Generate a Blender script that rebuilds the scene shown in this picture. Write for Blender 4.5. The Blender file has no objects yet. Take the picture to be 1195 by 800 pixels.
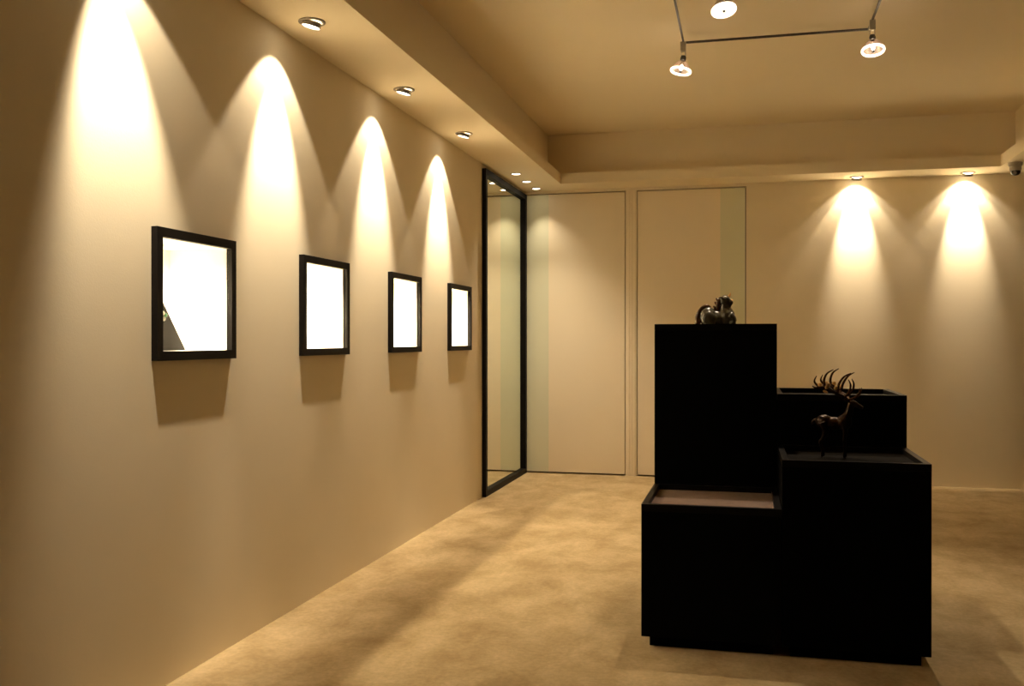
import bpy, bmesh, math, random
from mathutils import Vector, Matrix, Euler
random.seed(7)
PI = math.pi
sc = bpy.context.scene
COL = sc.collection
# ------------------------------------------------------------------ camera, world, exposure
F_PX = 1110.0
YAW = math.atan(272.5 / F_PX)
cam_d = bpy.data.cameras.new('camera'); cam = bpy.data.objects.new('camera', cam_d); COL.objects.link(cam)
cam_d.sensor_width = 36.0; cam_d.lens = F_PX / 1195.0 * 36.0
cam_d.clip_start = 0.05; cam_d.clip_end = 60
cam.location = (0, 0, 1.2)
cam.rotation_euler = (PI / 2 - math.atan(3.0 / F_PX), 0, YAW)
sc.camera = cam
w = bpy.data.worlds.new('world'); sc.world = w; w.use_nodes = True
w.node_tree.nodes['Background'].inputs[0].default_value = (1.0, 0.75, 0.45, 1)
w.node_tree.nodes['Background'].inputs[1].default_value = 0.0
sc.view_settings.view_transform = 'Standard'
sc.view_settings.look = 'None'
sc.view_settings.gamma = 1.0
sc.view_settings.use_curve_mapping = False
sc.view_settings.exposure = 1.85
sc.cycles.diffuse_bounces = 8

WARM = (1.0, 0.83, 0.61)
P_WALL_IN, P_WALL_OUT = 54.0, 6.0       # wall washers, narrow core / wide skirt
P_BACK_IN, P_BACK_OUT = 52.0, 3.6
P_TRIO = 20.0
P_NICHE = 18.0
P_TRACK = 28.0

# ------------------------------------------------------------------ materials
def mat(name, col, rough=0.6, metal=0.0, spec=0.5, emit=None, estr=0.0, noise=None, bump=None, sheen=0.0, coat=0.0):
    m = bpy.data.materials.new(name); m.use_nodes = True
    nt = m.node_tree; b = nt.nodes['Principled BSDF']
    b.inputs['Base Color'].default_value = (*col, 1)
    b.inputs['Roughness'].default_value = rough
    b.inputs['Metallic'].default_value = metal
    b.inputs['Specular IOR Level'].default_value = spec
    b.inputs['Sheen Weight'].default_value = sheen
    b.inputs['Coat Weight'].default_value = coat
    if emit:
        b.inputs['Emission Color'].default_value = (*emit, 1); b.inputs['Emission Strength'].default_value = estr
    tc = nt.nodes.new('ShaderNodeTexCoord')
    if noise:                                   # (scale, other colour, detail)
        n = nt.nodes.new('ShaderNodeTexNoise'); n.inputs['Scale'].default_value = noise[0]; n.inputs['Detail'].default_value = noise[2]
        nt.links.new(tc.outputs['Object'], n.inputs['Vector'])
        r = nt.nodes.new('ShaderNodeValToRGB')
        r.color_ramp.elements[0].position = 0.35; r.color_ramp.elements[1].position = 0.65
        r.color_ramp.elements[0].color = (*noise[1], 1); r.color_ramp.elements[1].color = (*col, 1)
        nt.links.new(n.outputs['Fac'], r.inputs['Fac']); nt.links.new(r.outputs['Color'], b.inputs['Base Color'])
    if bump:                                    # (scale, strength)
        n = nt.nodes.new('ShaderNodeTexNoise'); n.inputs['Scale'].default_value = bump[0]; n.inputs['Detail'].default_value = 4
        nt.links.new(tc.outputs['Object'], n.inputs['Vector'])
        bp = nt.nodes.new('ShaderNodeBump'); bp.inputs['Strength'].default_value = bump[1]; bp.inputs['Distance'].default_value = 0.01
        nt.links.new(n.outputs['Fac'], bp.inputs['Height']); nt.links.new(bp.outputs['Normal'], b.inputs['Normal'])
    return m

M = {}
M['wall'] = mat('wall_paint', (0.80, 0.71, 0.53), 0.75, spec=0.2, noise=(3.0, (0.785, 0.695, 0.515), 2), bump=(160, 0.04))
M['unseen_dark'] = mat('unseen_wall_dark', (0.05, 0.034, 0.02), 0.5, spec=0.3, noise=(6, (0.04, 0.027, 0.016), 4))  # dark colour made up for the unseen walls, to soak up bounced light
M['ceil'] = mat('ceiling_paint', (0.79, 0.70, 0.515), 0.85, spec=0.15, noise=(2.0, (0.78, 0.69, 0.505), 2))
M['panel'] = mat('door_laminate', (0.84, 0.74, 0.56), 0.5, spec=0.25, noise=(1.5, (0.83, 0.73, 0.55), 2))
M['frost'] = mat('frosted_glass', (0.73, 0.73, 0.55), 0.06, spec=0.5, noise=(5, (0.72, 0.72, 0.54), 1))
M['gap'] = mat('shadow_gap_black', (0.02, 0.015, 0.01), 0.9, noise=(9, (0.018, 0.014, 0.01), 1))
M['blackwood'] = mat('black_lacquered_wood', (0.008, 0.006, 0.0045), 0.55, spec=0.12, noise=(25, (0.006, 0.005, 0.004), 5))
M['plinth'] = mat('plinth_black_matt', (0.0015, 0.0014, 0.0013), 0.75, spec=0.06, noise=(30, (0.001, 0.001, 0.001), 3))
M['rim'] = mat('plinth_rim_black', (0.005, 0.004, 0.003), 0.4, spec=0.16, noise=(30, (0.004, 0.003, 0.003), 3))
M['tray_dark'] = mat('tray_dark_suede', (0.010, 0.007, 0.004), 0.8, spec=0.06, noise=(40, (0.007, 0.005, 0.003), 4))
M['tray_mauve'] = mat('tray_mauve_suede', (0.24, 0.165, 0.13), 0.8, spec=0.15, noise=(40, (0.21, 0.145, 0.115), 4))
M['mirror'] = mat('mirror_silver', (0.90, 0.93, 0.83), 0.0, metal=1.0, noise=(2, (0.89, 0.925, 0.825), 0))
M['niche'] = mat('niche_white', (0.86, 0.82, 0.74), 0.6, spec=0.2, noise=(4, (0.85, 0.81, 0.73), 1))
M['steel'] = mat('brushed_steel', (0.55, 0.52, 0.47), 0.3, metal=1.0, noise=(60, (0.48, 0.45, 0.41), 2))
M['darksteel'] = mat('dark_metal', (0.10, 0.09, 0.08), 0.4, metal=0.8, noise=(60, (0.07, 0.065, 0.06), 2))
M['trimring'] = mat('grey_enamel', (0.24, 0.21, 0.17), 0.45, noise=(20, (0.23, 0.20, 0.16), 1))
M['lens'] = mat('lit_lens', (0.9, 0.85, 0.7), 0.3, emit=(1.0, 0.88, 0.68), estr=3.5)
M['lens_soft'] = mat('lit_reflector', (0.8, 0.75, 0.65), 0.25, emit=(1.0, 0.80, 0.58), estr=0.14)
M['bulb'] = mat('lit_bulb', (0.9, 0.85, 0.7), 0.3, emit=(1.0, 0.9, 0.75), estr=14.0)
M['lens_rim'] = mat('lit_rim', (0.9, 0.85, 0.75), 0.25, emit=(1.0, 0.88, 0.70), estr=1.0)
M['bronze'] = mat('dark_bronze', (0.045, 0.020, 0.009), 0.28, metal=0.55, noise=(60, (0.02, 0.010, 0.006), 3))
M['antler'] = mat('antler_bronze', (0.09, 0.035, 0.012), 0.22, metal=0.7, noise=(80, (0.05, 0.02, 0.01), 3))
M['glaze'] = mat('grey_green_glaze', (0.10, 0.091, 0.062), 0.22, spec=0.6, noise=(45, (0.06, 0.052, 0.038), 4), coat=0.7)
M['glaze_brown'] = mat('brown_glaze', (0.14, 0.05, 0.015), 0.2, spec=0.7, noise=(60, (0.07, 0.025, 0.01), 3), coat=0.5)
M['gold_and_glint'] = mat('gilt', (0.95, 0.66, 0.30), 0.3, metal=0.75, noise=(60, (0.85, 0.56, 0.22), 2))  # gilding of the beast's horn, and the painted glints on the antlers
M['camwhite'] = mat('camera_housing', (0.45, 0.40, 0.32), 0.5, noise=(20, (0.43, 0.38, 0.30), 1))
M['camdome'] = mat('camera_dome', (0.012, 0.012, 0.012), 0.08, spec=0.6, noise=(20, (0.01, 0.01, 0.01), 1))
M['velvet'] = mat('black_velvet', (0.012, 0.011, 0.010), 0.8, spec=0.2, noise=(60, (0.008, 0.007, 0.007), 3), sheen=0.2)
M['jade'] = mat('jade_green', (0.10, 0.30, 0.14), 0.2, spec=0.6, noise=(90, (0.06, 0.22, 0.09), 2))
M['pearl'] = mat('pearl', (0.75, 0.74, 0.66), 0.2, spec=0.6, noise=(90, (0.70, 0.69, 0.61), 2))

def glass_mat():                                 # thin clear pane: see-through with a Fresnel reflection
    m = bpy.data.materials.new('clear_pane'); m.use_nodes = True; nt = m.node_tree
    for n in list(nt.nodes):
        if n.type != 'OUTPUT_MATERIAL': nt.nodes.remove(n)
    out = [n for n in nt.nodes if n.type == 'OUTPUT_MATERIAL'][0]
    t = nt.nodes.new('ShaderNodeBsdfTransparent'); t.inputs[0].default_value = (0.97, 0.98, 0.96, 1)
    g = nt.nodes.new('ShaderNodeBsdfGlossy'); g.inputs['Roughness'].default_value = 0.02
    lw = nt.nodes.new('ShaderNodeLayerWeight'); lw.inputs['Blend'].default_value = 0.5
    pw = nt.nodes.new('ShaderNodeMath'); pw.operation = 'POWER'; pw.inputs[1].default_value = 5
    nt.links.new(lw.outputs['Facing'], pw.inputs[0])
    f = nt.nodes.new('ShaderNodeMapRange'); f.inputs['To Min'].default_value = 0.03; f.inputs['To Max'].default_value = 0.6
    nt.links.new(pw.outputs[0], f.inputs['Value'])
    mx = nt.nodes.new('ShaderNodeMixShader')
    nt.links.new(f.outputs[0], mx.inputs[0]); nt.links.new(t.outputs[0], mx.inputs[1]); nt.links.new(g.outputs[0], mx.inputs[2])
    nt.links.new(mx.outputs[0], out.inputs['Surface'])
    return m
M['pane'] = glass_mat()
def dichroic_mat():                              # half see-through coated reflector glass
    m = bpy.data.materials.new('dichroic_reflector'); m.use_nodes = True; nt = m.node_tree
    b = nt.nodes['Principled BSDF']; out = nt.nodes['Material Output']
    b.inputs['Base Color'].default_value = (0.45, 0.36, 0.30, 1); b.inputs['Roughness'].default_value = 0.15; b.inputs['Metallic'].default_value = 0.6
    t = nt.nodes.new('ShaderNodeBsdfTransparent'); t.inputs[0].default_value = (1.0, 0.88, 0.80, 1)
    mx = nt.nodes.new('ShaderNodeMixShader'); mx.inputs[0].default_value = 0.5
    nt.links.new(t.outputs[0], mx.inputs[1]); nt.links.new(b.outputs[0], mx.inputs[2]); nt.links.new(mx.outputs[0], out.inputs['Surface'])
    return m
M['reflector'] = dichroic_mat()

def carpet_mat():                                # cut-pile carpet: blotchy pile lay, fine tufts
    m = bpy.data.materials.new('beige_carpet'); m.use_nodes = True; nt = m.node_tree; b = nt.nodes['Principled BSDF']
    b.inputs['Roughness'].default_value = 0.95; b.inputs['Specular IOR Level'].default_value = 0.05
    b.inputs['Sheen Weight'].default_value = 0.25; b.inputs['Sheen Roughness'].default_value = 0.5
    b.inputs['Sheen Tint'].default_value = (1, 0.85, 0.6, 1)
    tc = nt.nodes.new('ShaderNodeTexCoord')
    def noise(scale, detail, rough=0.6, dist=0.0, stretch=None):
        n = nt.nodes.new('ShaderNodeTexNoise'); n.inputs['Scale'].default_value = scale; n.inputs['Detail'].default_value = detail
        n.inputs['Roughness'].default_value = rough; n.inputs['Distortion'].default_value = dist
        if stretch:
            mp = nt.nodes.new('ShaderNodeMapping'); mp.inputs['Scale'].default_value = stretch
            nt.links.new(tc.outputs['Object'], mp.inputs['Vector']); nt.links.new(mp.outputs['Vector'], n.inputs['Vector'])
        else: nt.links.new(tc.outputs['Object'], n.inputs['Vector'])
        return n
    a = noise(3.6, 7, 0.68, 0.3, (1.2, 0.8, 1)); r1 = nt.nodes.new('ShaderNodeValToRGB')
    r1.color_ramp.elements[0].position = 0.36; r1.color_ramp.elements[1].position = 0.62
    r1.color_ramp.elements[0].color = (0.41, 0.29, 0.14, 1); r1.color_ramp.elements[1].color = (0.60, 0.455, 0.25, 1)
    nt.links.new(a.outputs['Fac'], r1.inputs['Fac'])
    c = noise(45, 3, 0.7); r2 = nt.nodes.new('ShaderNodeMapRange')
    r2.inputs['From Min'].default_value = 0.3; r2.inputs['From Max'].default_value = 0.7
    r2.inputs['To Min'].default_value = 0.85; r2.inputs['To Max'].default_value = 1.1
    nt.links.new(c.outputs['Fac'], r2.inputs['Value'])
    mx = nt.nodes.new('ShaderNodeMix'); mx.data_type = 'RGBA'; mx.blend_type = 'MULTIPLY'; mx.inputs['Factor'].default_value = 1
    nt.links.new(r1.outputs['Color'], mx.inputs['A']); nt.links.new(r2.outputs['Result'], mx.inputs['B'])
    nt.links.new(mx.outputs['Result'], b.inputs['Base Color'])
    d = noise(420, 2); bp = nt.nodes.new('ShaderNodeBump'); bp.inputs['Strength'].default_value = 0.5; bp.inputs['Distance'].default_value = 0.006
    nt.links.new(d.outputs['Fac'], bp.inputs['Height']); nt.links.new(bp.outputs['Normal'], b.inputs['Normal'])
    return m
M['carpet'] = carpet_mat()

# ------------------------------------------------------------------ mesh helpers
def box(bm, x0, x1, y0, y1, z0, z1):
    vs = [bm.verts.new((x, y, z)) for z in (z0, z1) for y in (y0, y1) for x in (x0, x1)]
    for f in ((0, 2, 3, 1), (4, 5, 7, 6), (0, 1, 5, 4), (2, 6, 7, 3), (0, 4, 6, 2), (1, 3, 7, 5)):
        bm.faces.new([vs[i] for i in f])

def bx(*a, bevel=0.0):
    bm = bmesh.new(); box(bm, *a)
    if bevel: bmesh.ops.bevel(bm, geom=bm.edges[:], offset=bevel, segments=2, affect='EDGES', profile=0.6)
    return bm

def lathe(bm, prof, n=32, mtx=None, cap0=False, cap1=False):
    rings = []
    for r, z in prof:
        rings.append([bm.verts.new((r * math.cos(2 * PI * k / n), r * math.sin(2 * PI * k / n), z)) for k in range(n)])
    for a, b in zip(rings, rings[1:]):
        for k in range(n): bm.faces.new((a[k], a[(k + 1) % n], b[(k + 1) % n], b[k]))
    if cap0: bm.faces.new(rings[0][::-1])
    if cap1: bm.faces.new(rings[-1])
    if mtx: bmesh.ops.transform(bm, matrix=mtx, verts=[v for r in rings for v in r])

def tube(bm, pts, rad, n=10):
    pts = [Vector(p) for p in pts]
    if not isinstance(rad, (list, tuple)): rad = [rad] * len(pts)
    rings = []; up = Vector((0.13, 0.31, 0.94))
    for i, p in enumerate(pts):
        t = (pts[min(i + 1, len(pts) - 1)] - pts[max(i - 1, 0)]).normalized()
        s = t.cross(up)
        if s.length < 1e-4: s = t.cross(Vector((1, 0, 0)))
        s.normalize(); u = s.cross(t).normalized()
        rings.append([bm.verts.new(p + (s * math.cos(2 * PI * k / n) + u * math.sin(2 * PI * k / n)) * rad[i]) for k in range(n)])
    for a, b in zip(rings, rings[1:]):
        for k in range(n): bm.faces.new((a[k], a[(k + 1) % n], b[(k + 1) % n], b[k]))
    bm.faces.new(rings[0][::-1]); bm.faces.new(rings[-1])

def curve_pts(ctrl, n=12):                       # Catmull-Rom through control points (co, radius)
    P = [Vector(c[0]) for c in ctrl]; R = [c[1] for c in ctrl]
    out, rad = [], []
    for i in range(len(P) - 1):
        p0, p1, p2, p3 = P[max(i - 1, 0)], P[i], P[i + 1], P[min(i + 2, len(P) - 1)]
        for k in range(n):
            t = k / n
            out.append(0.5 * ((2 * p1) + (p2 - p0) * t + (2 * p0 - 5 * p1 + 4 * p2 - p3) * t * t + (3 * p1 - p0 - 3 * p2 + p3) * t ** 3))
            rad.append(R[i] + (R[i + 1] - R[i]) * t)
    out.append(P[-1]); rad.append(R[-1])
    return out, rad

def sweep(bm, ctrl, n=6, seg=10):
    p, r = curve_pts(ctrl, n); tube(bm, p, r, seg)

def ell(bm, c, r, rot=None, n=20):
    g = bmesh.ops.create_uvsphere(bm, u_segments=n, v_segments=n // 2 + 2, radius=1)
    m = Matrix.Translation(c) @ (Euler(rot).to_matrix().to_4x4() if rot else Matrix()) @ Matrix.Diagonal((*r, 1))
    bmesh.ops.transform(bm, matrix=m, verts=g['verts'])

def obj(name, bm, m, parent=None, smooth=False, remesh=None):
    me = bpy.data.meshes.new(name)
    bmesh.ops.recalc_face_normals(bm, faces=bm.faces[:])
    bm.to_mesh(me); bm.free(); me.materials.append(M[m] if isinstance(m, str) else m)
    o = bpy.data.objects.new(name, me); COL.objects.link(o)
    if remesh:
        md = o.modifiers.new('r', 'REMESH'); md.mode = 'VOXEL'; md.voxel_size = remesh
        ms = o.modifiers.new('s', 'SMOOTH'); ms.iterations = 4; ms.factor = 0.5
        dg = bpy.context.evaluated_depsgraph_get(); dg.update()
        nm = bpy.data.meshes.new_from_object(o.evaluated_get(dg)); o.modifiers.clear()
        o.data = nm; nm.name = name; bpy.data.meshes.remove(me); me = nm
        if not me.materials: me.materials.append(M[m])
        smooth = True
    if smooth:
        for p in me.polygons: p.use_smooth = True
    if parent: o.parent = parent
    return o

def smooth_sharp(o, ang=35):
    me = o.data
    for p in me.polygons: p.use_smooth = True
    b = bmesh.new(); b.from_mesh(me)
    for e in b.edges:
        if len(e.link_faces) == 2 and e.calc_face_angle(0) > math.radians(ang): e.smooth = False
    b.to_mesh(me); b.free()
    return o

def struct(name, bm, m, parent=None):
    o = obj(name, bm, m, parent)
    if not parent: o['kind'] = 'structure'
    return o

def thing(name, label, cat, loc=(0, 0, 0), rot=(0, 0, 0), group=None):
    o = bpy.data.objects.new(name, None); COL.objects.link(o); o.empty_display_size = 0.1
    o.location = loc; o.rotation_euler = rot; o['label'] = label; o['category'] = cat
    if group: o['group'] = group
    return o

def dup(root, loc, label, rot=None):             # copy of a thing with its parts and sub-parts
    r = root.copy(); COL.objects.link(r); r.location = loc; r['label'] = label
    if rot is not None: r.rotation_euler = rot
    for ch in list(root.children):
        c = ch.copy(); COL.objects.link(c); c.parent = r
        for g in list(ch.children):
            d = g.copy(); COL.objects.link(d); d.parent = c
    return r

def spot(name, parent, loc, direction, power, half, blend, radius=0.012, col=WARM):
    l = bpy.data.lights.new(name, 'SPOT'); l.energy = power; l.color = col
    l.spot_size = math.radians(2 * half); l.spot_blend = blend; l.shadow_soft_size = radius
    o = bpy.data.objects.new(name, l); COL.objects.link(o); o.parent = parent
    o.location = loc; o.rotation_euler = Vector(direction).to_track_quat('-Z', 'Y').to_euler()
    return o

# ------------------------------------------------------------------ room shell
XL, XR, YB, YF = -1.96, 2.33, 8.43, -2.2
HS, HL, HC = 2.55, 2.64, 3.0          # soffit underside, lip top, raised ceiling
LIPX0, LIPX1, LIPY1, LIPY0, SET = -1.55, 1.92, 8.07, -1.8, 0.14
NICHE_Y = [2.845, 3.945, 5.045, 6.147]; NW = 0.515; NZ0, NZ1 = 1.13, 1.588; ST = 0.033
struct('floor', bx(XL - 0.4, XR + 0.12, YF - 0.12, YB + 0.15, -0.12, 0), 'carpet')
struct('ceiling', bx(XL - 0.4, XR + 0.12, YF - 0.12, YB + 0.15, HC, HC + 0.12), 'ceil')

bm = bmesh.new()                                  # left wall with four niche openings
z0, z1 = NZ0 + 0.02, NZ1 - 0.02
box(bm, XL - 0.4, XL, YF - 0.12, YB + 0.15, 0, z0)
box(bm, XL - 0.4, XL, YF - 0.12, YB + 0.15, z1, HC)
edges = [YF - 0.12] + [v for y in NICHE_Y for v in (y + 0.02, y + NW - 0.02)] + [YB + 0.15]
for a, b in zip(edges[0::2], edges[1::2]): box(bm, XL - 0.4, XL, a, b, z0, z1)
struct('wall_left', bm, 'wall')
struct('wall_right', bx(XR, XR + 0.12, YF - 0.12, YB + 0.15, 0, HC), 'unseen_dark')  # out of view; kept dark, like the front wall, so light falls off
struct('wall_front', bx(XL, XR, YF - 0.12, YF, 0, HC), 'unseen_dark')
D1 = (-1.945, -1.033); D2 = (-0.933, 0.004); DT = 2.526; GAP = 0.007
bm = bmesh.new()                                  # back wall with two door recesses
box(bm, XL, D1[0], YB, YB + 0.15, 0, DT); box(bm, D1[1], D2[0], YB, YB + 0.15, 0, DT); box(bm, D2[1], XR, YB, YB + 0.15, 0, DT)
box(bm, XL, XR, YB, YB + 0.15, DT, HC)
struct('wall_back', bm, 'wall')
bm = bmesh.new()
for d in (D1, D2): box(bm, d[0], d[1], YB + 0.10, YB + 0.15, 0, DT)
struct('trim_1', bm, 'gap')                       # dark recess behind the doors
bm = bmesh.new()                                  # grooved pilaster between the doors
for a, b in ((D1[1] + 0.014, D1[1] + 0.036), (D1[1] + 0.042, D2[0] - 0.042), (D2[0] - 0.036, D2[0] - 0.014)):
    box(bm, a, b, YB - 0.004, YB, 0, DT)
struct('trim_2', bm, 'panel')
for i, (d, gx, left) in enumerate(((D1, -1.73, True), (D2, -0.213, False))):
    a, b = d[0] + (0.004 if left else GAP), d[1] - GAP
    pa, pb = (gx, b) if left else (a, gx)
    o = struct('door_%d' % (i + 1), bx(pa, pb, YB + 0.004, YB + 0.045, 0.014, DT - GAP - 0.003), 'panel')
    ga, gb = (a, gx) if left else (gx, b)
    g = obj('frosted_glass', bx(ga, gb, YB + 0.005, YB + 0.044, 0.014, DT - GAP - 0.003), 'frost', o)
    g['label'] = 'pale green frosted glass strip'
bm = bmesh.new()                                  # lowered soffit ring with its thin lip
box(bm, XL, LIPX0, YF, YB, HS, HL); box(bm, LIPX1, XR, YF, YB, HS, HL)
box(bm, LIPX0, LIPX1, LIPY1, YB, HS, HL); box(bm, LIPX0, LIPX1, YF, LIPY0, HS, HL)
struct('trim_3', bm, 'ceil')
bm = bmesh.new()                                  # set-back fascia above the lip
box(bm, XL, LIPX0 - SET, YF, YB, HL, HC); box(bm, LIPX1 + SET, XR, YF, YB, HL, HC)
box(bm, LIPX0 - SET, LIPX1 + SET, LIPY1 + SET, YB, HL, HC); box(bm, LIPX0 - SET, LIPX1 + SET, YF, LIPY0 - SET, HL, HC)
struct('trim_4', bm, 'ceil')

# ------------------------------------------------------------------ plinth cluster
X0, XM, X1 = -0.397, 0.134, 0.662
Y0, YM, Y1 = 3.735, 4.29, 4.85
def plinth(x0, x1, y0, y1, h, tray, label):
    cx, cy = (x0 + x1) / 2, (y0 + y1) / 2; hx, hy = (x1 - x0) / 2 - 0.001, (y1 - y0) / 2 - 0.001
    t = thing('display_plinth', label, 'plinth', (cx, cy, 0), group='black display plinths')
    R, D = 0.024, 0.022
    obj('body', bx(-hx, hx, -hy, hy, 0.042, h - D - 0.006, bevel=0.002), 'plinth', t)
    obj('recessed_base', bx(-hx + 0.03, hx - 0.03, -hy + 0.03, hy - 0.03, 0.0, 0.042), 'plinth', t)
    bm = bmesh.new(); zb, zt = h - D - 0.006, h
    box(bm, -hx, hx, -hy, -hy + R, zb, zt); box(bm, -hx, hx, hy - R, hy, zb, zt)
    box(bm, -hx, -hx + R, -hy + R, hy - R, zb, zt); box(bm, hx - R, hx, -hy + R, hy - R, zb, zt)
    obj('rim', bm, 'rim', t)
    p = obj('tray_panel', bx(-hx + R, hx - R, -hy + R, hy - R, h - D - 0.006, h - D), tray, t)
    if tray == 'tray_mauve': p['label'] = 'mauve brown suede panel'
    return t
H_FL, H_FR, H_BL, H_BR = 0.560, 0.748, 1.273, 0.968
plinth(X0, XM, Y0, YM, H_FL, 'tray_mauve', 'lowest black display plinth, front left, with mauve brown inset top')
plinth(XM, X1, Y0, YM, H_FR, 'tray_dark', 'black display plinth at front right carrying the antlered deer')
plinth(X0, XM, YM, Y1, H_BL, 'tray_dark', 'tallest black display plinth with the glazed beast on top')
plinth(XM, X1, YM, Y1, H_BR, 'tray_dark', 'black display plinth at back right with empty dark tray top')

# ------------------------------------------------------------------ floor mirror
MY0, MY1, MH = 7.02, 8.42, 2.517
t = thing('wall_mirror', 'tall black framed mirror standing on the carpet against the left wall', 'mirror', (XL, (MY0 + MY1) / 2, 0))
hy = (MY1 - MY0) / 2; S = 0.045; P = 0.032
bm = bmesh.new()
box(bm, 0.001, P, -hy, -hy + S, 0, MH); box(bm, 0.001, P, hy - S, hy, 0, MH)
box(bm, 0.001, P, -hy + S, hy - S, 0, S); box(bm, 0.001, P, -hy + S, hy - S, MH - S, MH)
obj('frame', bm, 'blackwood', t)
obj('mirror_glass', bx(0.001, 0.006, -hy + S, hy - S, S, MH - S), 'mirror', t)

# ------------------------------------------------------------------ lit wall niches
def niche():
    t = thing('display_niche', '', 'display niche', (XL, NICHE_Y[0] + NW / 2, NZ0), group='lit display niches on the left wall')
    h = NZ1 - NZ0; w2 = NW / 2; DP = 0.25
    bm = bmesh.new(); P = 0.024
    box(bm, 0.0005, P, -w2, -w2 + ST, 0, h); box(bm, 0.0005, P, w2 - ST, w2, 0, h)
    box(bm, 0.0005, P, -w2 + ST, w2 - ST, 0, ST); box(bm, 0.0005, P, -w2 + ST, w2 - ST, h - ST, h)
    obj('frame', bm, 'blackwood', t)
    bm = bmesh.new(); a = w2 - ST; k = 0.006
    box(bm, -DP, 0, -a - k, -a, ST - k, h - ST + k); box(bm, -DP, 0, a, a + k, ST - k, h - ST + k)
    box(bm, -DP, 0, -a, a, ST - k, ST); box(bm, -DP, 0, -a, a, h - ST, h - ST + k)
    box(bm, -DP - k, -DP, -a - k, a + k, ST - k, h - ST + k)
    obj('recess', bm, 'niche', t)
    obj('glass_pane', bx(0.006, 0.010, -a, a, ST, h - ST), 'pane', t)
    bm = bmesh.new(); lathe(bm, [(0.030, 0.0), (0.030, -0.006), (0.024, -0.008)], 24, Matrix.Translation((-0.16, 0, h - ST)))
    lm = obj('lamp', bm, 'trimring', t)
    bm = bmesh.new(); lathe(bm, [(0.024, -0.0075), (0.001, -0.0075)], 24, Matrix.Translation((-0.16, 0, h - ST)), cap1=True)
    obj('lamp_lens', bm, 'lens', lm)
    spot('niche_light', lm, (-0.16, 0, h - ST - 0.012), (0, 0, -1), P_NICHE, 80, 0.9, 0.014)
    return t
nlab = ['black framed lit display niche holding a dark wedge, nearest the camera',
        'second black framed lit display niche from the left, empty and glowing',
        'third black framed lit display niche from the left, empty and glowing',
        'smallest looking black framed lit display niche, next to the tall mirror']
n0 = niche(); n0['label'] = nlab[0]
for y, lb in zip(NICHE_Y[1:], nlab[1:]): dup(n0, (XL, y + NW / 2, NZ0), lb)
# dark sloping jewellery stand inside the first niche
t = thing('jewellery_stand', 'small black wedge stand with green and white beads inside the nearest niche', 'jewellery stand', (XL - 0.13, NICHE_Y[0] + 0.2, NZ0 + ST))
bm = bmesh.new()
pr = [(-0.13, 0.0), (0.13, 0.0), (-0.05, 0.22), (-0.13, 0.25)]
A = [bm.verts.new((-0.05, y, z)) for y, z in pr]; B = [bm.verts.new((0.05, y, z)) for y, z in pr]
bm.faces.new(A); bm.faces.new(B[::-1])
for i in range(4): bm.faces.new((A[i], B[i], B[(i + 1) % 4], A[(i + 1) % 4]))
obj('wedge', bm, 'velvet', t)
for i, (y, z, m) in enumerate(((-0.03, 0.125, 'jade'), (-0.015, 0.115, 'pearl'), (-0.02, 0.135, 'pearl'), (-0.005, 0.128, 'jade'))):
    bm = bmesh.new(); ell(bm, (0.054, y, z), (0.006, 0.009, 0.009), n=12); obj('bead', bm, m, t, smooth=True)

# ------------------------------------------------------------------ recessed lights
def gimbal(loc, label, aim, pin, pout, hin, hout, core=None, wide=0):
    t = thing('downlight', label, 'ceiling light', loc, group='adjustable downlights in the soffit')
    bm = bmesh.new(); lathe(bm, [(0.057, 0.0), (0.057, -0.004), (0.052, -0.007), (0.044, -0.006), (0.041, 0.0)], 36)
    smooth_sharp(obj('trim_ring', bm, 'trimring', t))
    d = Vector(aim).normalized(); q = d.to_track_quat('-Z', 'Y').to_matrix().to_4x4()
    mt = Matrix.Translation((0, 0, -0.006)) @ q
    bm = bmesh.new(); lathe(bm, [(0.039, 0.004), (0.041, -0.014), (0.0395, -0.018), (0.0375, -0.017), (0.0375, -0.010)], 32, mt)
    g = smooth_sharp(obj('gimbal', bm, 'steel', t))
    bm = bmesh.new(); lathe(bm, [(0.0375, -0.010), (0.02, -0.008), (0.002, -0.007)], 32, mt, cap1=True)
    obj('lens', bm, 'lens', g)
    p = mt @ Vector((0, 0, -0.025))
    spot('beam_core', g, p, core or d, pin, hin, 0.75, 0.012)
    spot('beam_skirt', g, p, d, pout, hout, 0.22, 0.012)
    if wide: spot('beam_spill', g, p, d, wide, hout + 12, 0.25, 0.012)
    return t
th = math.radians(14)
for y, lb in zip((2.59, 3.715, 4.835, 5.955), (
        'adjustable ceiling downlight nearest the camera, just beyond the upper left of the view',
        'largest looking adjustable downlight in the left soffit, upper left of the view',
        'middle adjustable downlight in the left soffit, above the third lit niche',
        'adjustable downlight in the left soffit nearest the tall mirror')):
    c_ = (-math.sin(th), 0.11 if y < 3 else 0, -math.cos(th))
    gimbal((-1.785, y, HS), lb, (c_[0], 0.30, c_[2]) if y < 3 else c_, P_WALL_IN, P_WALL_OUT, 23, 36 if y < 3 else 43, c_)
th = math.radians(24); tc_ = math.radians(18)
for x, lb in ((0.892, 'adjustable downlight washing the back wall, straight above the deer'),
              (1.737, 'adjustable downlight washing the back wall, nearest the dome camera')):
    gimbal((x, 8.315, HS), lb, (0, math.sin(th), -math.cos(th)), P_BACK_IN, P_BACK_OUT, 22, 42, (0, math.sin(tc_), -math.cos(tc_)), 2.0)
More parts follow.
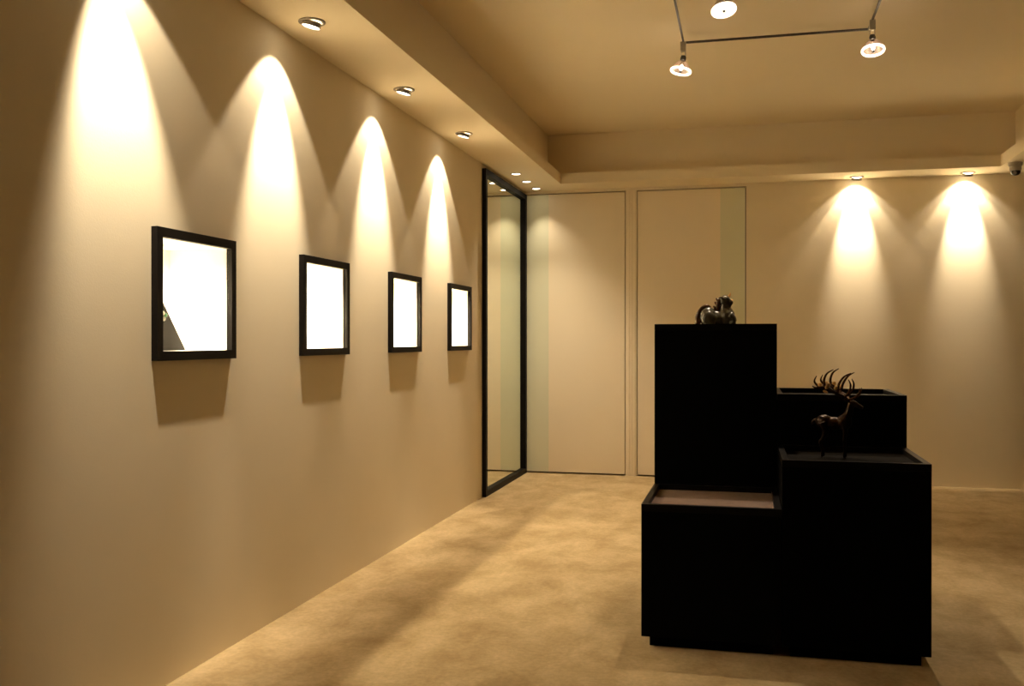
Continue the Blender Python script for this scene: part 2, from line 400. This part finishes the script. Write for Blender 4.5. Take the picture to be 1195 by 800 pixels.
def small_down(loc, label):
    t = thing('downlight', label, 'ceiling light', loc, group='three small round downlights above the mirror')
    bm = bmesh.new(); lathe(bm, [(0.043, 0), (0.042, -0.004), (0.036, -0.005), (0.034, 0)], 32); smooth_sharp(obj('trim_ring', bm, 'trimring', t))
    bm = bmesh.new(); lathe(bm, [(0.034, -0.002), (0.018, -0.003), (0.002, -0.003)], 28, cap1=True); l = obj('lens', bm, 'lens', t)
    spot('beam', l, (0, 0, -0.012), (0.12, -0.10, -1), P_TRIO * (0.27 if loc[1] > 8 else 1.0), 44 if loc[1] > 8 else 50, 0.85, 0.012)
    return t
for y, lb in ((7.5, 'nearest of three small round downlights above the tall mirror'), (7.885, 'middle one of three small round downlights above the tall mirror'), (8.27, 'farthest of three small round downlights above the mirror, by the back wall')):
    small_down((-1.808, y, HS), lb)

# ------------------------------------------------------------------ ceiling track with spot heads
TX0, TX1, TY0, TY1, TZ = -0.355, 0.672, 4.70, 5.68, 2.95
t = thing('light_track', 'slim square metal lighting track fixed under the raised ceiling', 'light track', ((TX0 + TX1) / 2, (TY0 + TY1) / 2, HC))
cx, cy = (TX0 + TX1) / 2, (TY0 + TY1) / 2
def rail(a, b):
    bm = bmesh.new(); a = Vector(a); b = Vector(b); d = (b - a).normalized()
    n = Vector((-d.y, d.x, 0)) * 0.005; zz = Vector((0, 0, 0.006))
    vs = [bm.verts.new(p + n * s + zz * q) for p in (a, b) for s, q in ((-1, -1), (1, -1), (1, 1), (-1, 1))]
    for i in range(4): bm.faces.new((vs[i], vs[(i + 1) % 4], vs[4 + (i + 1) % 4], vs[4 + i]))
    bm.faces.new(vs[:4][::-1]); bm.faces.new(vs[4:])
    return bm
c = [(TX0 - cx, TY0 - cy, TZ - HC), (TX1 - cx, TY0 - cy, TZ - HC), (TX1 - cx, TY1 - cy, TZ - HC), (TX0 - cx, TY1 - cy, TZ - HC)]
for i in range(4): obj('rail', rail(c[i], c[(i + 1) % 4]), 'darksteel', t)
for i in range(4):
    bm = bmesh.new(); lathe(bm, [(0.018, 0), (0.018, -0.006), (0.006, -0.008), (0.006, -0.045)], 16, Matrix.Translation((c[i][0], (-0.40 if i < 2 else -0.15), 0)), cap1=True)
    obj('standoff', bm, 'steel', t)

def head(loc, label, aim, half, closed=False):
    t = thing('track_spotlight', label, 'spotlight', loc, group='spotlights on the ceiling track')
    obj('adapter', bx(-0.016, 0.016, -0.016, 0.016, -0.046, 0.010, bevel=0.003), 'steel', t)
    d = Vector(aim).normalized()
    piv = Vector((0, 0, -0.082))
    bm = bmesh.new()
    for s in (-1, 1): tube(bm, [(s * 0.011, 0, -0.044), (s * 0.013, 0, -0.062), (s * 0.008, 0, -0.084)], 0.0028, 8)
    obj('stem', bm, 'steel', t)
    rm = 'steel' if closed else 'reflector'
    q = d.to_track_quat('-Z', 'Y').to_matrix().to_4x4(); mt = Matrix.Translation(piv) @ q
    bm = bmesh.new(); lathe(bm, [(0.004, 0.012), (0.014, 0.010), (0.017, 0.0), (0.017, -0.018), (0.012, -0.020)], 24, mt, cap0=True)
    smooth_sharp(obj('socket', bm, 'darksteel', t))
    bm = bmesh.new(); lathe(bm, [(0.014, -0.019), (0.028, -0.028), (0.043, -0.046), (0.054, -0.068), (0.057, -0.078)], 36, mt)
    rf = obj('reflector', bm, rm, t, smooth=True)
    bm = bmesh.new(); lathe(bm, [(0.0555, -0.076), (0.0615, -0.076), (0.0625, -0.084), (0.060, -0.088), (0.052, -0.086), (0.0515, -0.078)], 36, mt)
    smooth_sharp(obj('rim', bm, 'lens_rim', rf))
    bm = bmesh.new(); lathe(bm, [(0.0515, -0.079), (0.030, -0.066), (0.012, -0.055)], 36, mt)
    obj('inner_reflector', bm, 'lens_soft', rf, smooth=True) if closed else bm.free()
    bm = bmesh.new(); ell(bm, (0, 0, 0), (0.010, 0.010, 0.018), n=16); bmesh.ops.transform(bm, matrix=mt @ Matrix.Translation((0, 0, -0.060)), verts=bm.verts[:])
    bl = obj('bulb', bm, 'bulb', rf, smooth=True)
    bm = bmesh.new(); lathe(bm, [(0.007, -0.083), (0.007, -0.090), (0.004, -0.092)], 12, mt, cap0=True, cap1=True); obj('glare_cap', bm, 'darksteel', rf)
    spot('beam', bl, mt @ Vector((0, 0, -0.095)), d, P_TRACK * (1.3 if half == 30 else 1.0), half, 1.0, 0.03)
    return t
head((TX0, TY1 - 0.02, TZ - 0.012), 'glowing track spotlight hanging from the left end of the track', (-0.18, -0.12, -1), 26)
head((TX1 + 0.0, TY1 - 0.16, TZ - 0.012), 'glowing track spotlight hanging from the right corner of the track', (0.02, -0.26, -1), 30)
head((-0.116, TY0 + 0.13, TZ + 0.038), 'glowing track spotlight cut by the top edge, between the other two', (0.14, -0.26, -1), 28, True)

# ------------------------------------------------------------------ dome camera
t = thing('security_camera', 'small dome security camera under the right soffit corner', 'security camera', (1.99, 7.93, HS))
bm = bmesh.new(); lathe(bm, [(0.05, 0), (0.05, -0.018), (0.046, -0.028), (0.036, -0.030)], 32, cap1=True); smooth_sharp(obj('base', bm, 'camwhite', t))
bm = bmesh.new(); lathe(bm, [(0.040, -0.028), (0.043, -0.045), (0.041, -0.060), (0.036, -0.064)], 32, cap0=True, cap1=True); smooth_sharp(obj('collar', bm, 'camwhite', t))
bm = bmesh.new(); lathe(bm, [(0.036, -0.056), (0.036, -0.066), (0.032, -0.084), (0.021, -0.096), (0.002, -0.100)], 32, cap0=True, cap1=True); dm = obj('dome', bm, 'camdome', t, smooth=True)
bm = bmesh.new(); tube(bm, [(-0.008, -0.018, -0.078), (-0.012, -0.034, -0.084)], 0.012, 20); obj('lens', bm, 'steel', dm)

# ------------------------------------------------------------------ glazed beast on the tall plinth
t = thing('beast_figurine', 'glossy grey green crouching beast figurine on the tallest plinth', 'figurine', (-0.127, 4.55, H_BL - 0.022), rot=(0, 0, math.radians(6)))
t.scale = (0.96, 0.96, 1.13)
bm = bmesh.new()
ell(bm, (-0.045, 0.0, 0.052), (0.043, 0.040, 0.042))                 # haunch
ell(bm, (0.000, 0.0, 0.046), (0.045, 0.034, 0.034))                  # belly
ell(bm, (0.044, 0.0, 0.052), (0.040, 0.040, 0.044))                  # chest
ell(bm, (0.034, 0.0, 0.085), (0.024, 0.023, 0.036), (0, 0.25, 0))    # neck
ell(bm, (0.036, 0.0, 0.118), (0.027, 0.024, 0.024))                  # skull
ell(bm, (0.056, 0.0, 0.112), (0.019, 0.018, 0.013), (0, 0.15, 0))    # muzzle
ell(bm, (0.054, 0.0, 0.101), (0.014, 0.014, 0.007), (0, 0.3, 0))     # jaw
for s in (-1, 1):
    ell(bm, (-0.042, s * 0.030, 0.040), (0.036, 0.018, 0.036))       # folded thigh
    sweep(bm, [((-0.060, s * 0.034, 0.020), 0.014), ((-0.030, s * 0.040, 0.011), 0.012), ((0.0, s * 0.040, 0.009), 0.010)], 5)
    sweep(bm, [((0.056, s * 0.028, 0.058), 0.019), ((0.076, s * 0.032, 0.036), 0.014), ((0.060, s * 0.034, 0.014), 0.011), ((0.088, s * 0.034, 0.009), 0.010)], 5)
    ell(bm, (0.092, s * 0.034, 0.009), (0.012, 0.011, 0.009))
    ell(bm, (0.049, s * 0.014, 0.128), (0.007, 0.006, 0.006))        # brow
    sweep(bm, [((0.026, s * 0.018, 0.126), 0.006), ((0.014, s * 0.026, 0.132), 0.005), ((0.006, s * 0.028, 0.128), 0.003)], 4)
body = obj('body', bm, 'glaze', t, remesh=0.0028)
bm = bmesh.new(); sweep(bm, [((-0.080, 0, 0.030), 0.011), ((-0.096, 0, 0.040), 0.011), ((-0.092, 0, 0.064), 0.010), ((-0.074, 0, 0.088), 0.009), ((-0.050, 0, 0.096), 0.008), ((-0.034, 0, 0.090), 0.006)], 6, 12)
sweep(bm, [((-0.092, 0.0, 0.036), 0.010), ((-0.104, 0.0, 0.018), 0.009), ((-0.098, 0, 0.006), 0.006)], 5, 12)
obj('tail', bm, 'glaze_brown', t, smooth=True)['label'] = 'brown glazed curling tail'
bm = bmesh.new()
sweep(bm, [((0.018, 0, 0.124), 0.012), ((0.004, 0, 0.108), 0.012), ((0.0, 0, 0.086), 0.010), ((-0.008, 0, 0.074), 0.007), ((-0.018, 0, 0.086), 0.004)], 6, 12)
for k in range(3): sweep(bm, [((0.014 - 0.006 * k, 0, 0.122 - 0.016 * k), 0.008), ((0.0 - 0.006 * k, 0, 0.122 - 0.016 * k), 0.006), ((-0.008 - 0.006 * k, 0, 0.130 - 0.016 * k), 0.003)], 5)
obj('mane', bm, 'glaze_brown', t, smooth=True)['label'] = 'brown glazed mane down the neck'
bm = bmesh.new(); sweep(bm, [((0.050, 0, 0.132), 0.007), ((0.058, 0, 0.142), 0.005), ((0.060, 0, 0.152), 0.002)], 5)
ell(bm, (0.068, 0, 0.120), (0.006, 0.008, 0.005), n=12)
obj('horn', bm, 'gold_and_glint', t, smooth=True)['label'] = 'gilt horn and nose'

# ------------------------------------------------------------------ bronze deer on the front right plinth
t = thing('deer_figurine', 'small dark bronze deer figurine with wide branching antlers on the front right plinth', 'figurine', (0.357, 4.06, H_FR - 0.022), rot=(0, 0, math.radians(-14)))
bm = bmesh.new()
ell(bm, (-0.045, 0, 0.143), (0.036, 0.026, 0.029), (0, 0.1, 0))
ell(bm, (-0.008, 0, 0.138), (0.048, 0.024, 0.026))
ell(bm, (0.030, 0, 0.143), (0.032, 0.026, 0.031))
sweep(bm, [((0.032, 0, 0.150), 0.025), ((0.048, 0, 0.178), 0.017), ((0.054, 0, 0.205), 0.013), ((0.058, 0, 0.217), 0.013)], 6, 14)
ell(bm, (0.066, 0, 0.220), (0.022, 0.013, 0.014), (0, 0.3, 0))
sweep(bm, [((0.074, 0, 0.217), 0.011), ((0.094, 0, 0.207), 0.008), ((0.103, 0, 0.203), 0.006)], 5, 12)
for s in (-1, 1):
    sweep(bm, [((0.052, s * 0.010, 0.228), 0.004), ((0.042, s * 0.028, 0.236), 0.006), ((0.036, s * 0.040, 0.238), 0.002)], 5)
    sweep(bm, [((0.034, s * 0.015, 0.135), 0.013), ((0.036, s * 0.016, 0.100), 0.0085), ((0.033, s * 0.016, 0.066), 0.0062), ((0.034, s * 0.016, 0.030), 0.0045), ((0.034, s * 0.016, 0.008), 0.0055), ((0.038, s * 0.016, 0.003), 0.006)], 5)
    sweep(bm, [((-0.052, s * 0.015, 0.140), 0.021), ((-0.040, s * 0.017, 0.104), 0.013), ((-0.050, s * 0.017, 0.076), 0.0075), ((-0.060, s * 0.017, 0.062), 0.0058), ((-0.053, s * 0.017, 0.030), 0.0045), ((-0.052, s * 0.017, 0.008), 0.0055), ((-0.048, s * 0.017, 0.003), 0.006)], 5)
sweep(bm, [((-0.078, 0, 0.150), 0.008), ((-0.090, 0, 0.142), 0.007), ((-0.094, 0, 0.128), 0.003)], 5)
obj('body', bm, 'bronze', t, remesh=0.0024)
for s in (-1, 1):
    bm = bmesh.new()
    beam = [((0.052, s * 0.008, 0.230), 0.0052), ((0.030, s * 0.034, 0.250), 0.0050), ((-0.006, s * 0.060, 0.272), 0.0046), ((-0.034, s * 0.074, 0.300), 0.0040), ((-0.026, s * 0.074, 0.338), 0.0030), ((0.000, s * 0.066, 0.358), 0.0012)]
    sweep(bm, [(p, r * 1.35) for p, r in beam], 7, 10)
    for a in (
        [((0.050, s * 0.012, 0.234), 0.0044), ((0.076, s * 0.020, 0.246), 0.0040), ((0.092, s * 0.024, 0.266), 0.0032), ((0.094, s * 0.026, 0.284), 0.001)],
        [((0.036, s * 0.028, 0.246), 0.0044), ((0.056, s * 0.040, 0.268), 0.0040), ((0.062, s * 0.044, 0.296), 0.0030), ((0.054, s * 0.044, 0.318), 0.001)],
        [((0.012, s * 0.048, 0.262), 0.0044), ((0.018, s * 0.054, 0.296), 0.0040), ((0.038, s * 0.054, 0.328), 0.0032), ((0.064, s * 0.048, 0.344), 0.001)],
        [((-0.012, s * 0.064, 0.278), 0.0042), ((-0.050, s * 0.070, 0.286), 0.0038), ((-0.072, s * 0.072, 0.308), 0.0030), ((-0.064, s * 0.070, 0.332), 0.001)],
        [((-0.024, s * 0.068, 0.288), 0.0040), ((-0.062, s * 0.084, 0.284), 0.0034), ((-0.078, s * 0.090, 0.292), 0.001)]):
        sweep(bm, [(p, r * 1.3) for p, r in a], 6, 10)
    obj('antler', bm, 'antler', t, smooth=True)
    bm = bmesh.new()  # gold blobs added between the tines to stand in for glints of light
    for c_, r_ in (((-0.050, s * 0.074, 0.296), (0.010, 0.005, 0.009)), ((-0.022, s * 0.072, 0.292), (0.009, 0.005, 0.014)), ((0.008, s * 0.056, 0.284), (0.008, 0.005, 0.010)), ((-0.030, s * 0.068, 0.268), (0.011, 0.005, 0.006))):
        ell(bm, c_, r_, (0, 0.5, 0.3), n=12)
    obj('antler_glint', bm, 'gold_and_glint', t, smooth=True)['label'] = 'gold blobs painted as light glints on the antler'
